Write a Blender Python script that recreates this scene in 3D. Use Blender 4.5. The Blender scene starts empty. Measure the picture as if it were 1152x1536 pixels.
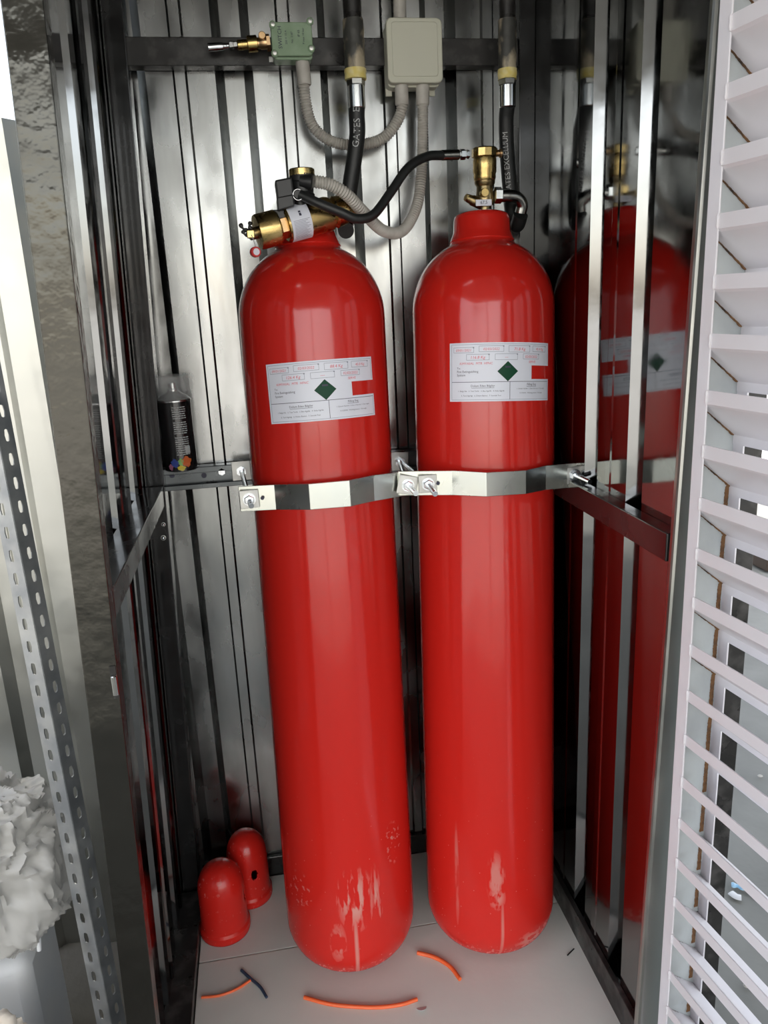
import bpy, math, random
from mathutils import Vector, Matrix, noise
random.seed(7)
S = bpy.context.scene
COL = S.collection
PI = math.pi
# ------------------------------------------------------------------ camera
H = 1.40                                   # lens height above the outside ground
def _n(v):
    return Vector(v).normalized()
DN = _n((199, 4232, 1154)); FW = Vector((-201, -305, 1154)); FW = (FW - DN*FW.dot(DN)).normalized()
RT = DN.cross(FW)
if RT.x < 0: RT = -RT
ROW = (RT, FW, -DN)                        # world X, Y, Z in lens axes (right, down, forward)
cam_d = bpy.data.cameras.new('camera'); cam = bpy.data.objects.new('camera', cam_d); COL.objects.link(cam)
cx = Vector([r[0] for r in ROW]); cy = -Vector([r[1] for r in ROW]); cz = -Vector([r[2] for r in ROW])
cam.matrix_world = Matrix(((cx.x, cy.x, cz.x, 0), (cx.y, cy.y, cz.y, 0), (cx.z, cy.z, cz.z, H), (0, 0, 0, 1)))
cam_d.sensor_fit = 'HORIZONTAL'; cam_d.sensor_width = 36; cam_d.lens = 36*1154/1152
cam_d.clip_start = 0.02; cam_d.clip_end = 200
S.camera = cam
def _ray(px, py):
    v = Vector((px-576, py-768, 1154)); return Vector([r.dot(v) for r in ROW])
def at(px, py, Y):                          # design point on the plane y = Y
    r = _ray(px, py); r = r*(Y/r.y); return Vector((r.x, r.y, r.z+H))
# ------------------------------------------------------------------ world, sun, exposure
W = bpy.data.worlds.new('world'); S.world = W; W.use_nodes = True
nt = W.node_tree; bg = nt.nodes['Background']
sky = nt.nodes.new('ShaderNodeTexSky'); sky.sky_type = 'NISHITA'; sky.sun_disc = False
sky.sun_elevation = math.radians(52); sky.sun_rotation = math.radians(185); sky.dust_density = 3.0; sky.air_density = 1.2
hs = nt.nodes.new('ShaderNodeHueSaturation'); hs.inputs['Saturation'].default_value = .45
nt.links.new(sky.outputs[0], hs.inputs['Color']); nt.links.new(hs.outputs[0], bg.inputs[0]); bg.inputs[1].default_value = 0.26
sd = bpy.data.lights.new('sun', 'SUN'); so = bpy.data.objects.new('sun', sd); COL.objects.link(so)
sd.energy = 4.2; sd.angle = math.radians(0.6); sd.color = (1, .95, .88)
so.rotation_euler = (Vector((-.10, -1, 1.45))).to_track_quat('Z', 'Y').to_euler(); so.location = (0, -3, 6)
S.view_settings.view_transform = 'Standard'; S.view_settings.look = 'None'
S.view_settings.gamma = 1; S.view_settings.use_curve_mapping = False
S.view_settings.exposure = 1.15
# ------------------------------------------------------------------ materials
def mat(name, col=(.5,.5,.5), metal=0, rough=.5, coat=0, bump=None, var=None, rvar=None, trans=0, spec=None):
    """bump=(scale, strength, stretch), var=(scale, colour2, stretch), rvar=(scale, low, high)"""
    m = bpy.data.materials.new(name); m.use_nodes = True; n = m.node_tree.nodes; l = m.node_tree.links
    p = n['Principled BSDF']
    p.inputs['Base Color'].default_value = (*col, 1); p.inputs['Metallic'].default_value = metal
    p.inputs['Roughness'].default_value = rough; p.inputs['Coat Weight'].default_value = coat
    p.inputs['Coat Roughness'].default_value = .06; p.inputs['Transmission Weight'].default_value = trans
    if spec is not None: p.inputs['Specular IOR Level'].default_value = spec
    tc = n.new('ShaderNodeTexCoord')
    def tex(scale, stretch=(1,1,1), detail=4):
        mp = n.new('ShaderNodeMapping'); mp.inputs['Scale'].default_value = stretch
        t = n.new('ShaderNodeTexNoise'); t.inputs['Scale'].default_value = scale; t.inputs['Detail'].default_value = detail
        l.new(tc.outputs['Object'], mp.inputs[0]); l.new(mp.outputs[0], t.inputs[0]); return t
    if bump:
        t = tex(bump[0], bump[2] if len(bump) > 2 else (1,1,1), 3); b = n.new('ShaderNodeBump')
        b.inputs['Strength'].default_value = bump[1]; b.inputs['Distance'].default_value = .002
        l.new(t.outputs[0], b.inputs['Height']); l.new(b.outputs[0], p.inputs['Normal'])
    if var:
        t = tex(var[0], var[2] if len(var) > 2 else (1,1,1)); r = n.new('ShaderNodeValToRGB')
        r.color_ramp.elements[0].position = var[3] if len(var) > 3 else .35
        r.color_ramp.elements[1].position = var[4] if len(var) > 4 else .68
        r.color_ramp.elements[0].color = (*col, 1); r.color_ramp.elements[1].color = (*var[1], 1)
        l.new(t.outputs[0], r.inputs[0]); l.new(r.outputs[0], p.inputs['Base Color'])
    if rvar:
        t = tex(rvar[0], rvar[3] if len(rvar) > 3 else (1,1,1)); r = n.new('ShaderNodeMapRange')
        r.inputs[1].default_value = .35; r.inputs[2].default_value = .65
        r.inputs[3].default_value = rvar[1]; r.inputs[4].default_value = rvar[2]
        l.new(t.outputs[0], r.inputs[0]); l.new(r.outputs[0], p.inputs['Roughness'])
    return m
GALV = mat('galvanised_sheet', (.26,.265,.26), 1, .2, bump=(11,.22,(1,1,.3)), var=(7,(.46,.47,.465),(1.6,1,.35),.32,.66), rvar=(13,.14,.34,(1,1,.5)))
GALVS = mat('galvanised_side_sheet', (.235,.24,.24), 1, .1, bump=(12,.10,(1,1,.2)), rvar=(30,.05,.12))
GALVO = mat('weathered_galvanised', (.42,.425,.40), 1, .34, bump=(20,.1), var=(6,(.44,.44,.41)), rvar=(12,.28,.42))
ANGLE = mat('dull_zinc', (.21,.22,.23), .8, .52, bump=(40,.4), var=(18,(.34,.345,.34)), rvar=(30,.38,.6))
BLACK = mat('black_gloss_paint', (.012,.012,.012), 0, .16, coat=.3, bump=(30,.12), rvar=(18,.10,.3))
BLACKD = mat('dusty_black_paint', (.014,.013,.012), 0, .3, bump=(40,.2), var=(30,(.09,.085,.08),(1,1,1),.5,.85), rvar=(18,.2,.55))
POST = mat('dark_lacquered_steel', (.066,.064,.056), .9, .14, bump=(34,.9,(1,1,1)), rvar=(8,.1,.3))
CHAN = mat('slotted_channel_zinc', (.12,.13,.135), 1, .3, rvar=(20,.22,.4))
ZINC = mat('zinc_plated_band', (.74,.75,.67), 1, .25, var=(7,(.64,.68,.65)), rvar=(9,.22,.3))
ZPLATE = mat('zinc_plate', (.56,.56,.53), 1, .4, var=(30,(.45,.45,.44)))
BOLT = mat('bolt_steel', (.70,.73,.76), 1, .22, bump=(60,.2))
HEX = mat('chromed_nut', (.82,.84,.84), 1, .16)
BRASS = mat('brass', (.60,.44,.18), 1, .22, var=(30,(.48,.35,.14)), rvar=(40,.16,.34))
BRASSD = mat('aged_brass', (.34,.26,.13), 1, .3, var=(40,(.2,.15,.08)))
BRONZE = mat('bronze_fitting', (.72,.48,.26), 1, .3, var=(40,(.52,.34,.17)))
STEEL = mat('steel_tube', (.42,.42,.40), 1, .2)
RUBBER = mat('black_rubber', (.013,.014,.014), 0, .42, bump=(300,.15))
PLASTB = mat('black_plastic', (.014,.014,.015), 0, .4)
COND = mat('grey_conduit', (.50,.48,.44), 0, .5, var=(60,(.42,.40,.36)))
BOXW = mat('cream_box_plastic', (.56,.56,.46), 0, .5, bump=(200,.05))
BOXG = mat('green_enamel', (.20,.30,.18), 0, .42, var=(40,(.25,.35,.23)))
YEL = mat('yellow_sealing_tape', (.68,.55,.15), 0, .6, bump=(80,.6), var=(60,(.75,.68,.38)))
FOAM = mat('mottled_sealed_pipe', (.05,.05,.045), .2, .5, bump=(60,.9), var=(32,(.42,.36,.26),(1,1,.6),.46,.6))
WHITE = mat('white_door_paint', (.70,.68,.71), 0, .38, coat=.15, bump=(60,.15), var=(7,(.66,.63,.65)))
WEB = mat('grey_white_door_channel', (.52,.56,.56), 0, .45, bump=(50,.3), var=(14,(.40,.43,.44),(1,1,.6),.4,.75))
RUST = mat('rust_stain', (.20,.10,.04), 0, .85, bump=(120,.8), var=(45,(.035,.022,.015),(1,1,1),.42,.6))
PAPER = mat('sticker_paper', (.74,.76,.84), 0, .35)
INK = mat('black_print', (.03,.03,.06), 0, .5)
GREYINK = mat('grey_line_print', (.22,.24,.30), 0, .5)
PEN = mat('red_handwriting', (.68,.10,.14), 0, .5)
DIAM = mat('green_diamond_print', (.010,.06,.03), 0, .4, spec=.15)
WPRINT = mat('pale_grey_print', (.42,.43,.43), 0, .5)
ORANGE = mat('orange_tube', (.80,.14,.04), 0, .4, bump=(90,.2))
NAVY = mat('dark_blue_wire', (.03,.05,.09), 0, .45, bump=(200,.4))
FLOORM = mat('grey_floor_board', (.60,.62,.57), 0, .62, bump=(40,.25), var=(3.2,(.71,.73,.67),(1,1,1),.35,.7))
CONC = mat('rough_concrete', (.085,.078,.065), 0, .9, bump=(60,.9), var=(5,(.14,.13,.11),(1,1,1),.4,.75))
CONCR = mat('smooth_concrete', (.155,.155,.14), 0, .85, bump=(30,.6), var=(3.5,(.21,.21,.19),(1,1,1),.35,.7))
YARD = mat('yard_concrete', (.36,.345,.315), 0, .9, var=(.4,(.44,.42,.39)))
PEB = mat('pebble', (.42,.40,.36), 0, .8)
PLASW = mat('white_plastic', (.56,.58,.60), 0, .45, var=(8,(.64,.64,.63)))
SACK = mat('beige_sack', (.50,.42,.33), 0, .7, bump=(60,.6,(1,1,.15)), var=(16,(.68,.62,.54),(1,1,.12)))
WHITEW = mat('whitewashed_wall', (.78,.80,.84), 0, .8)
WOOD = mat('dark_brown_timber', (.05,.032,.022), 0, .7, bump=(30,.6))
CANOPY = mat('canopy_underside', (.22,.22,.21), .2, .6)
BLUEP = mat('blue_plastic', (.05,.30,.55), 0, .4, var=(60,(.45,.60,.68)))
REDTAG = mat('red_seal', (.55,.03,.03), 0, .3)
CANB = mat('black_can_lacquer', (.01,.01,.011), 0, .22, coat=.4)
CANM = mat('can_tinplate', (.6,.6,.6), 1, .25)
def film(name, col, mixv, rough=.2):
    m = bpy.data.materials.new(name); m.use_nodes = True; n = m.node_tree.nodes; l = m.node_tree.links
    p = n['Principled BSDF']; p.inputs['Base Color'].default_value = (*col,1); p.inputs['Roughness'].default_value = rough
    t = n.new('ShaderNodeBsdfTransparent'); x = n.new('ShaderNodeMixShader'); x.inputs[0].default_value = mixv
    o = n['Material Output']; l.new(t.outputs[0], x.inputs[1]); l.new(p.outputs[0], x.inputs[2]); l.new(x.outputs[0], o.inputs[0])
    return m
CLEAR = film('clear_cap_plastic', (.55,.57,.57), .30, .1)
FILM = film('crumpled_film', (.42,.41,.385), .68, .3)
def red_paint(name, marks):
    """glossy red enamel; marks = local spots of chalky dust and scratches (centre, radius xyz, strength)"""
    m = bpy.data.materials.new(name); m.use_nodes = True; n = m.node_tree.nodes; l = m.node_tree.links
    p = n['Principled BSDF']; p.inputs['Roughness'].default_value = .2; p.inputs['Specular IOR Level'].default_value = .3
    p.inputs['Coat Roughness'].default_value = .09
    tc = n.new('ShaderNodeTexCoord')
    def noi(scale, st, det=5):
        mp = n.new('ShaderNodeMapping'); mp.inputs['Scale'].default_value = st
        t = n.new('ShaderNodeTexNoise'); t.inputs['Scale'].default_value = scale; t.inputs['Detail'].default_value = det
        l.new(tc.outputs['Object'], mp.inputs[0]); l.new(mp.outputs[0], t.inputs[0]); return t.outputs[0]
    def math_(op, a, b=None, clamp=False):
        q = n.new('ShaderNodeMath'); q.operation = op; q.use_clamp = clamp
        for i, v in enumerate((a, b)):
            if v is None: continue
            if isinstance(v, (int, float)): q.inputs[i].default_value = v
            else: l.new(v, q.inputs[i])
        return q.outputs[0]
    total = None
    for c, r, k, sc, st, th in marks:
        mp = n.new('ShaderNodeMapping'); mp.vector_type = 'POINT'
        mp.inputs['Location'].default_value = tuple(-c[i]/r[i] for i in range(3))
        mp.inputs['Scale'].default_value = tuple(1/r[i] for i in range(3))
        l.new(tc.outputs['Object'], mp.inputs[0])
        ln = n.new('ShaderNodeVectorMath'); ln.operation = 'LENGTH'; l.new(mp.outputs[0], ln.inputs[0])
        fall = math_('SUBTRACT', 1.0, ln.outputs['Value'], True); fall = math_('MULTIPLY', fall, 1.6, True)
        q = math_('SUBTRACT', noi(sc, st), th); q = math_('MULTIPLY', q, 14.0, True)
        v = math_('MULTIPLY', math_('MULTIPLY', q, fall), k)
        total = v if total is None else math_('MAXIMUM', total, v)
    # fine specks all over the lower part
    vo = n.new('ShaderNodeTexVoronoi'); vo.inputs['Scale'].default_value = 60; l.new(tc.outputs['Object'], vo.inputs[0])
    sp = math_('LESS_THAN', vo.outputs['Distance'], .07)
    sx = n.new('ShaderNodeSeparateXYZ'); l.new(tc.outputs['Object'], sx.inputs[0])
    low = math_('SUBTRACT', 1.0, math_('MULTIPLY', sx.outputs[2], 1.9), True)
    total = math_('MAXIMUM', total, math_('MULTIPLY', math_('MULTIPLY', sp, low), .45))
    mx = n.new('ShaderNodeMix'); mx.data_type = 'RGBA'
    mx.inputs['A'].default_value = (.57,.018,.012,1); mx.inputs['B'].default_value = (.60,.33,.28,1)
    l.new(total, mx.inputs['Factor']); l.new(mx.outputs['Result'], p.inputs['Base Color'])
    rr = math_('ADD', math_('MULTIPLY', total, .5), math_('ADD', .17, math_('MULTIPLY', low, .10)))
    l.new(rr, p.inputs['Roughness'])
    cw = math_('SUBTRACT', .42, math_('MULTIPLY', low, .36), True); l.new(cw, p.inputs['Coat Weight'])
    b = n.new('ShaderNodeBump'); b.inputs['Strength'].default_value = .10; b.inputs['Distance'].default_value = .002
    l.new(noi(55, (1,1,.6), 2), b.inputs['Height']); l.new(b.outputs[0], p.inputs['Normal']); l.new(b.outputs[0], p.inputs['Coat Normal'])
    return m
# ------------------------------------------------------------------ mesh helpers
class MB:
    def __init__(s): s.v = []; s.f = []
    def add(s, vs, fs):
        o = len(s.v); s.v += [Vector(v) for v in vs]; s.f += [tuple(i+o for i in f) for f in fs]; return s
    def box(s, a, b):
        x0,y0,z0 = a; x1,y1,z1 = b
        return s.add([(x0,y0,z0),(x1,y0,z0),(x1,y1,z0),(x0,y1,z0),(x0,y0,z1),(x1,y0,z1),(x1,y1,z1),(x0,y1,z1)],
                     [(0,3,2,1),(4,5,6,7),(0,1,5,4),(1,2,6,5),(2,3,7,6),(3,0,4,7)])
    def hexa(s, bot, top):                      # four bottom points, four top points
        return s.add(list(bot)+list(top), [(3,2,1,0),(4,5,6,7),(0,1,5,4),(1,2,6,5),(2,3,7,6),(3,0,4,7)])
    def tube(s, pts, r, n=12, cap=True):
        pts = [Vector(p) for p in pts]; m = len(pts)
        rr = r if callable(r) else (lambda i: r[i] if isinstance(r, (list,tuple)) else r)
        t0 = (pts[1]-pts[0]).normalized(); up = Vector((0,0,1)) if abs(t0.z) < .9 else Vector((1,0,0))
        u = t0.cross(up).normalized(); vs = []; fs = []
        for i, p in enumerate(pts):
            t = (pts[min(i+1,m-1)]-pts[max(i-1,0)]).normalized()
            u = (u - t*u.dot(t)).normalized(); w = t.cross(u)
            for k in range(n):
                a = 2*PI*k/n; vs.append(p + (u*math.cos(a)+w*math.sin(a))*rr(i))
        for i in range(m-1):
            for k in range(n):
                k2 = (k+1) % n; fs.append((i*n+k, i*n+k2, (i+1)*n+k2, (i+1)*n+k))
        if cap: fs.append(tuple(range(n-1,-1,-1))); fs.append(tuple((m-1)*n+k for k in range(n)))
        return s.add(vs, fs)
    def lathe(s, o, ax, prof, n=32, close=True):  # prof = [(distance along axis, radius)]
        o = Vector(o); ax = Vector(ax).normalized(); up = Vector((0,0,1)) if abs(ax.z) < .9 else Vector((1,0,0))
        u = ax.cross(up).normalized(); w = ax.cross(u); vs = []; fs = []
        for h, r in prof:
            for k in range(n):
                a = 2*PI*(k+.5)/n; vs.append(o+ax*h+(u*math.cos(a)+w*math.sin(a))*r)
        for i in range(len(prof)-1):
            for k in range(n):
                k2 = (k+1) % n; fs.append((i*n+k, i*n+k2, (i+1)*n+k2, (i+1)*n+k))
        if close: fs.append(tuple(range(n-1,-1,-1))); fs.append(tuple((len(prof)-1)*n+k for k in range(n)))
        return s.add(vs, fs)
def obj(name, mb, m, parent=None, smooth=None, bevel=0, label=None):
    me = bpy.data.meshes.new(name); o = bpy.data.objects.new(name, me)
    off = Vector((0,0,0)); p = parent
    while p is not None: off += p.location; p = p.parent
    me.from_pydata([tuple(v-off) for v in mb.v], [], mb.f); me.update()
    me.materials.append(m)
    if parent is not None: o.parent = parent
    COL.objects.link(o)
    if smooth is not None:
        me.polygons.foreach_set('use_smooth', [True]*len(me.polygons))
        try: me.set_sharp_from_angle(angle=math.radians(smooth))
        except Exception: pass
    if bevel:
        b = o.modifiers.new('bevel', 'BEVEL'); b.width = bevel; b.segments = 2; b.limit_method = 'ANGLE'
    if label: o['label'] = label
    return o
def thing(name, label, cat, loc=(0,0,0), group=None):
    o = bpy.data.objects.new(name, None); o.empty_display_size = .05; COL.objects.link(o); o.location = loc
    return tag(o, label, cat, group)
def tag(o, label, cat, group=None, kind=None):
    o['label'] = label; o['category'] = cat
    if group: o['group'] = group
    if kind: o['kind'] = kind
    return o
def struct(o, label=None):
    o['kind'] = 'structure'
    if label: o['label'] = label
    return o
def root_struct(name, label):
    o = bpy.data.objects.new(name, None); o.empty_display_size = .05; COL.objects.link(o); return struct(o, label)
def spline(pts, n=10):
    P = [Vector(p) for p in pts]; P = [P[0]*2-P[1]] + P + [P[-1]*2-P[-2]]; out = []
    for i in range(1, len(P)-2):
        for k in range(n):
            t = k/n; a,b,c,d = P[i-1],P[i],P[i+1],P[i+2]
            out.append(.5*((2*b)+(c-a)*t+(2*a-5*b+4*c-d)*t*t+(3*b-a-3*c+d)*t**3))
    out.append(P[-2]); return out
def resample(pts, step):
    out = [pts[0].copy()]; acc = 0
    for a, b in zip(pts, pts[1:]):
        L = (b-a).length; d = step-acc
        while d <= L:
            out.append(a.lerp(b, d/L)); d += step
        acc = (acc + L) % step
    return out
def corrugated(pts, r, pitch=.0048, depth=.0022, n=16):
    P = resample(spline(pts, 14), pitch/4)
    return MB().tube(P, lambda i: r - depth*(.5-.5*math.cos(2*PI*i/4)) , n)
_tc = {}
def text_mb(txt, size, f, align='CENTER', cuts=0):
    """text turned into a mesh, its flat (u, v) carried to 3D by f"""
    cu = bpy.data.curves.new('t', 'FONT'); cu.body = txt; cu.size = size; cu.align_x = align; cu.align_y = 'CENTER'
    cu.resolution_u = 2
    o = bpy.data.objects.new('t', cu); COL.objects.link(o)
    dg = bpy.context.evaluated_depsgraph_get(); me = bpy.data.meshes.new_from_object(o.evaluated_get(dg))
    mb = MB(); mb.add([f(v.co.x, v.co.y) for v in me.vertices], [tuple(p.vertices) for p in me.polygons])
    bpy.data.objects.remove(o); bpy.data.curves.remove(cu); bpy.data.meshes.remove(me)
    return mb
def join(*ms):
    r = MB()
    for m in ms: r.add(m.v, m.f)
    return r
def ribsheet(name, m, s0, s1, ribs, z0, z1, f, depth=.025, w=.020, top=.034, groove=None, gh=.004, thick=.0012, nz=6):
    """trapezoid sheet: f(s, d, z) -> point; d = how far the rib stands into the room"""
    prof = [(s0, 0)]
    marks = []
    for r in ribs:
        marks += [(r, 0), (r+w, depth), (r+w+top, depth), (r+2*w+top, 0)]
        if groove: marks += [(r+groove, 0), (r+groove+.004, gh), (r+groove+.022, gh), (r+groove+.026, 0)]
    prof += [q for q in sorted(marks) if s0 < q[0] < s1]; prof.append((s1, 0 if not prof or prof[-1][1] == 0 else prof[-1][1]))
    vs = []; n = len(prof)
    for k in range(nz+1):
        z = z0+(z1-z0)*k/nz
        for s, d in prof: vs.append(f(s, d, z))
    fs = [(k*n+i, k*n+i+1, (k+1)*n+i+1, (k+1)*n+i) for k in range(nz) for i in range(n-1)]
    mb = MB().add(vs, fs); o = obj(name, mb, m)
    sm = o.modifiers.new('thickness', 'SOLIDIFY'); sm.thickness = thick; sm.offset = 0
    return o
# ------------------------------------------------------------------ setting: ground, canopy, yard
FZ = .08                                    # cabinet floor
ZT = 2.02                                   # cabinet top
WB = 1.63                                   # back wall plane
def xl(z): return -.228 + .034*(z-H)        # left sheet, leaning out a little at the foot
def xlp(z): return -.190 + .034*(z-H)       # inner face of the left frame
def xrp(z): return .561 + .02*(z-H)         # inner face of the right frame
g = MB(); N = 60
vs = []; fs = []
for i in range(N+1):
    for j in range(N+1):
        x = -3+6.5*i/N; y = -4+9.5*j/N
        vs.append((x, y, .006*noise.noise(Vector((x*2.2, y*2.2, 0))) - .006))
for i in range(N):
    for j in range(N): fs.append((i*(N+1)+j, (i+1)*(N+1)+j, (i+1)*(N+1)+j+1, i*(N+1)+j+1))
g.add([(v[0], v[1], v[2]) for v in vs], fs)
ground = struct(obj('ground', g, CONCR, smooth=60), 'grey concrete ground seen past the louvred door')
g2 = MB(); g2.box((-60,-60,-.3), (60,60,-.03)); struct(obj('ground', g2, YARD), 'pale sunlit concrete yard around the shelter')
# dirt at the left, a rough low slab
g3 = MB(); vs = []; fs = []; N = 50
for i in range(N+1):
    for j in range(N+1):
        x = -1.6+1.28*i/N; y = .2+1.5*j/N
        vs.append((x, y, .012 + .010*noise.noise(Vector((x*9, y*9, 3))) + .004*noise.noise(Vector((x*40, y*40, 3)))))
for i in range(N):
    for j in range(N): fs.append((i*(N+1)+j, (i+1)*(N+1)+j, (i+1)*(N+1)+j+1, i*(N+1)+j+1))
struct(obj('ground', MB().add(vs, fs), CONC, smooth=60), 'rough dark dirty ground left of the cabinet')
struct(obj('canopy_roof', MB().box((-.42,-3.6,2.75), (2.6,2.1,2.83)), CANOPY), 'grey canopy roof over the cabinet')
struct(obj('canopy_roof', MB().box((-2.4,-3.6,2.755), (-.425,.18,2.825)), CANOPY), 'unseen grey roof left of the cabinet, added to shade the lower fence')  # added out of view so the lower part of the fence falls in shade
for x, y in ((-.38,-3.5), (2.5,-3.5), (2.5,2.0)):
    struct(obj('canopy_post', MB().box((x-.04,y-.04,-.03), (x+.04,y+.04,2.75)), BLACK), 'black canopy post')
# ------------------------------------------------------------------ cabinet
back = ribsheet('wall_back', GALV, -.30, .62, [-.0263+.1940*k for k in range(-1,4)], FZ-.02, ZT,
                lambda s, d, z: Vector((s, 1.606-d, z)), groove=.118, depth=-.024, w=.0165, top=.037)
struct(back, 'corrugated galvanised back sheet of the cabinet')
left = ribsheet('wall_left', GALVS, .95, 1.606, [1.195, 1.386], FZ-.02, ZT,
                lambda s, d, z: Vector((xl(z)+d, s, z)), groove=.110, w=.010, depth=-.024, top=.034)
struct(left, 'corrugated galvanised left sheet of the cabinet')
right = ribsheet('wall_right', GALVS, .955, 1.606, [1.083, 1.245], FZ-.02, ZT,
                 lambda s, d, z: Vector((.577-d, s, z)), groove=.108, gh=.0015, w=.010, depth=-.024, top=.034)
struct(right, 'corrugated galvanised right sheet mirroring the red cylinders')
struct(obj('ceiling', MB().box((-.28,.90,ZT), (.64,1.68,ZT+.03)), BLACKD), 'dark steel roof of the cabinet')
# floor: two boards with a joint
fl = root_struct('floor', 'grey board floor of the cabinet with one seam')
obj('floor_board', MB().box((-.225,.955,FZ-.03), (.568,1.3645,FZ)), FLOORM, fl, bevel=.0012)
obj('floor_board', MB().box((-.225,1.3675,FZ-.03), (.568,1.592,FZ-.0008)), FLOORM, fl, bevel=.0012)
# steel frame of black tube
def slant(mb, x0, x1, y0, y1, z0, z1, fx=None):
    f0 = fx or (lambda x, z: x)
    mb.hexa([(f0(x0,z0),y0,z0),(f0(x1,z0),y0,z0),(f0(x1,z0),y1,z0),(f0(x0,z0),y1,z0)],
            [(f0(x0,z1),y0,z1),(f0(x1,z1),y0,z1),(f0(x1,z1),y1,z1),(f0(x0,z1),y1,z1)]); return mb
LX = lambda x, z: x + .034*(z-H)
RX = lambda x, z: x + .02*(z-H)
frm = []
def trim(k, mb, m, lab, bev=.0015):
    return struct(obj('trim_%d' % k, mb, m, bevel=bev), lab)
trim(1, slant(MB(), -.231, -.190, .93, .958, 0.0, ZT, LX), POST, 'dark mirror-like front post left of the opening')
trim(2, slant(MB(), .561, .604, .945, .960, 0.0, ZT, RX), GALVO, 'galvanised front post right of the opening', .005)
trim(3, slant(MB(), -.226, -.188, 1.552, 1.602, 0.0, ZT, LX), BLACK, 'black rear left corner post')
trim(4, slant(MB(), .545, .5765, 1.566, 1.604, 0.0, ZT), BLACK, 'black rear right corner post')
mb = MB(); z0, z1 = H-.373, H-.333                     # mid rails of the sides
mb.hexa([(xlp(z0)-.042,.958,z0),(xlp(z0),.958,z0),(xlp(z0),1.545,z0),(xlp(z0)-.042,1.545,z0)],
        [(xlp(z1)-.042,.958,z1),(xlp(z1),.958,z1),(xlp(z1),1.545,z1),(xlp(z1)-.042,1.545,z1)])
trim(5, mb, BLACK, 'black rail halfway up the left side')
trim(6, MB().box((.552,.961,H-.375), (.5765,1.565,H-.333)), BLACK, 'black rail halfway up the right side')
trim(7, MB().box((.566,.961,.03), (.5765,1.565,FZ+.062)), BLACKD, 'dusty black bottom rail at the right side')
mb = MB(); z0, z1 = .03, FZ+.03
mb.hexa([(-.279,.958,z0),(-.228,.958,z0),(-.228,1.545,z0),(-.279,1.545,z0)],
        [(-.279,.958,z1),(-.226,.958,z1),(-.226,1.545,z1),(-.279,1.545,z1)])
trim(8, mb, BLACKD, 'dusty black bottom rail at the left side')
trim(12, slant(MB(), -.2245, -.2228, 1.5495, 1.5515, FZ, ZT, LX), HEX, 'thin bright strip imitating the edge highlight of the rear left corner post', 0)  # bright strip stands in for the highlight along the post edge
trim(9, MB().box((-.226,1.594,.03), (.566,1.604,FZ+.05)), BLACK, 'black bottom rail at the back')
trim(10, MB().box((-.20,1.572,H+.424), (.545,1.604,H+.470)), BLACKD, 'dark beam across the back near the top')
trim(11, MB().box((-.279,.93,.0), (.605,.955,FZ-.001)), BLACKD, 'black sill under the opening')
# bright fastener heads on the frame and the sheet
def screw(p, ax, r=.004, m=BOLT, parent=None, lab=None):
    p = Vector(p); o = thing('screw', lab, 'screw', p)
    obj('screw_head', MB().lathe(p, ax, [(-.002,r),(.001,r),(.0025,r*.8),(.0035,r*.3)], 12), m, o, 40)
    obj('washer', MB().lathe(p, ax, [(-.0025,r*1.3),(-.001,r*1.3)], 16), ZPLATE, o, 40)
    return o
screw(at(245,787,1.545), (0,-1,0), .0033, BOLT, None, 'upper of two bright screws on the black rear corner post')
screw(at(245,807,1.545), (0,-1,0), .0040, BOLT, None, 'lower of two bright screws on the black rear corner post')
screw(at(303,786,1.626), (0,-1,0), .0045, ZPLATE, None, 'dull screw in the back sheet left of the left cylinder')
hp = at(173,1022,.93); hn = thing('hinge_pin', 'small steel hinge pin on the front left post low down', 'hinge', hp)
obj('pin', MB().lathe(hp+Vector((0,-.006,-.016)), (0,0,1), [(0,.003),(.001,.0042),(.026,.0042),(.027,.003)], 14), STEEL, hn, 40)
obj('leaf', MB().box(hp+Vector((-.004,-.003,-.022)), hp+Vector((.003,.0,.022))), BLACKD, hn)
# ------------------------------------------------------------------ slotted channel on the back wall
ZC0, ZC1 = H-.350, H-.305
ch = thing('slotted_channel', 'galvanised slotted strut channel across the back wall behind the cylinders', 'channel', (.16,1.58,ZC0))
mb = MB(); y0, y1 = 1.573, 1.5985
mb.box((-.218,y0,ZC1-.004), (.566,y1,ZC1)); mb.box((-.218,y0,ZC0), (.566,y1,ZC0+.004))
mb.box((-.218,y0-.002,ZC1-.012), (.566,y0+.0005,ZC1-.0002)); mb.box((-.218,y0-.002,ZC0+.0002), (.566,y0+.0005,ZC0+.010))
obj('flange', mb, CHAN, ch, bevel=.001)
obj('web', MB().box((-.218,1.585,ZC0+.004), (.566,1.588,ZC1-.004)), CHAN, ch)
for px in (258, 306, 420): 
    p = at(px,713 if px < 400 else 710,1.585); obj('slot', MB().lathe(p, (0,-1,0), [(-.001,.0055),(.0006,.0055)], 20), INK, ch, 40)
p = at(333,706,1.585); obj('bolt_head', MB().lathe(p, (0,-1,0), [(0,.0085),(.012,.0085),(.014,.0075)], 6), BOLT, ch)
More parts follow.
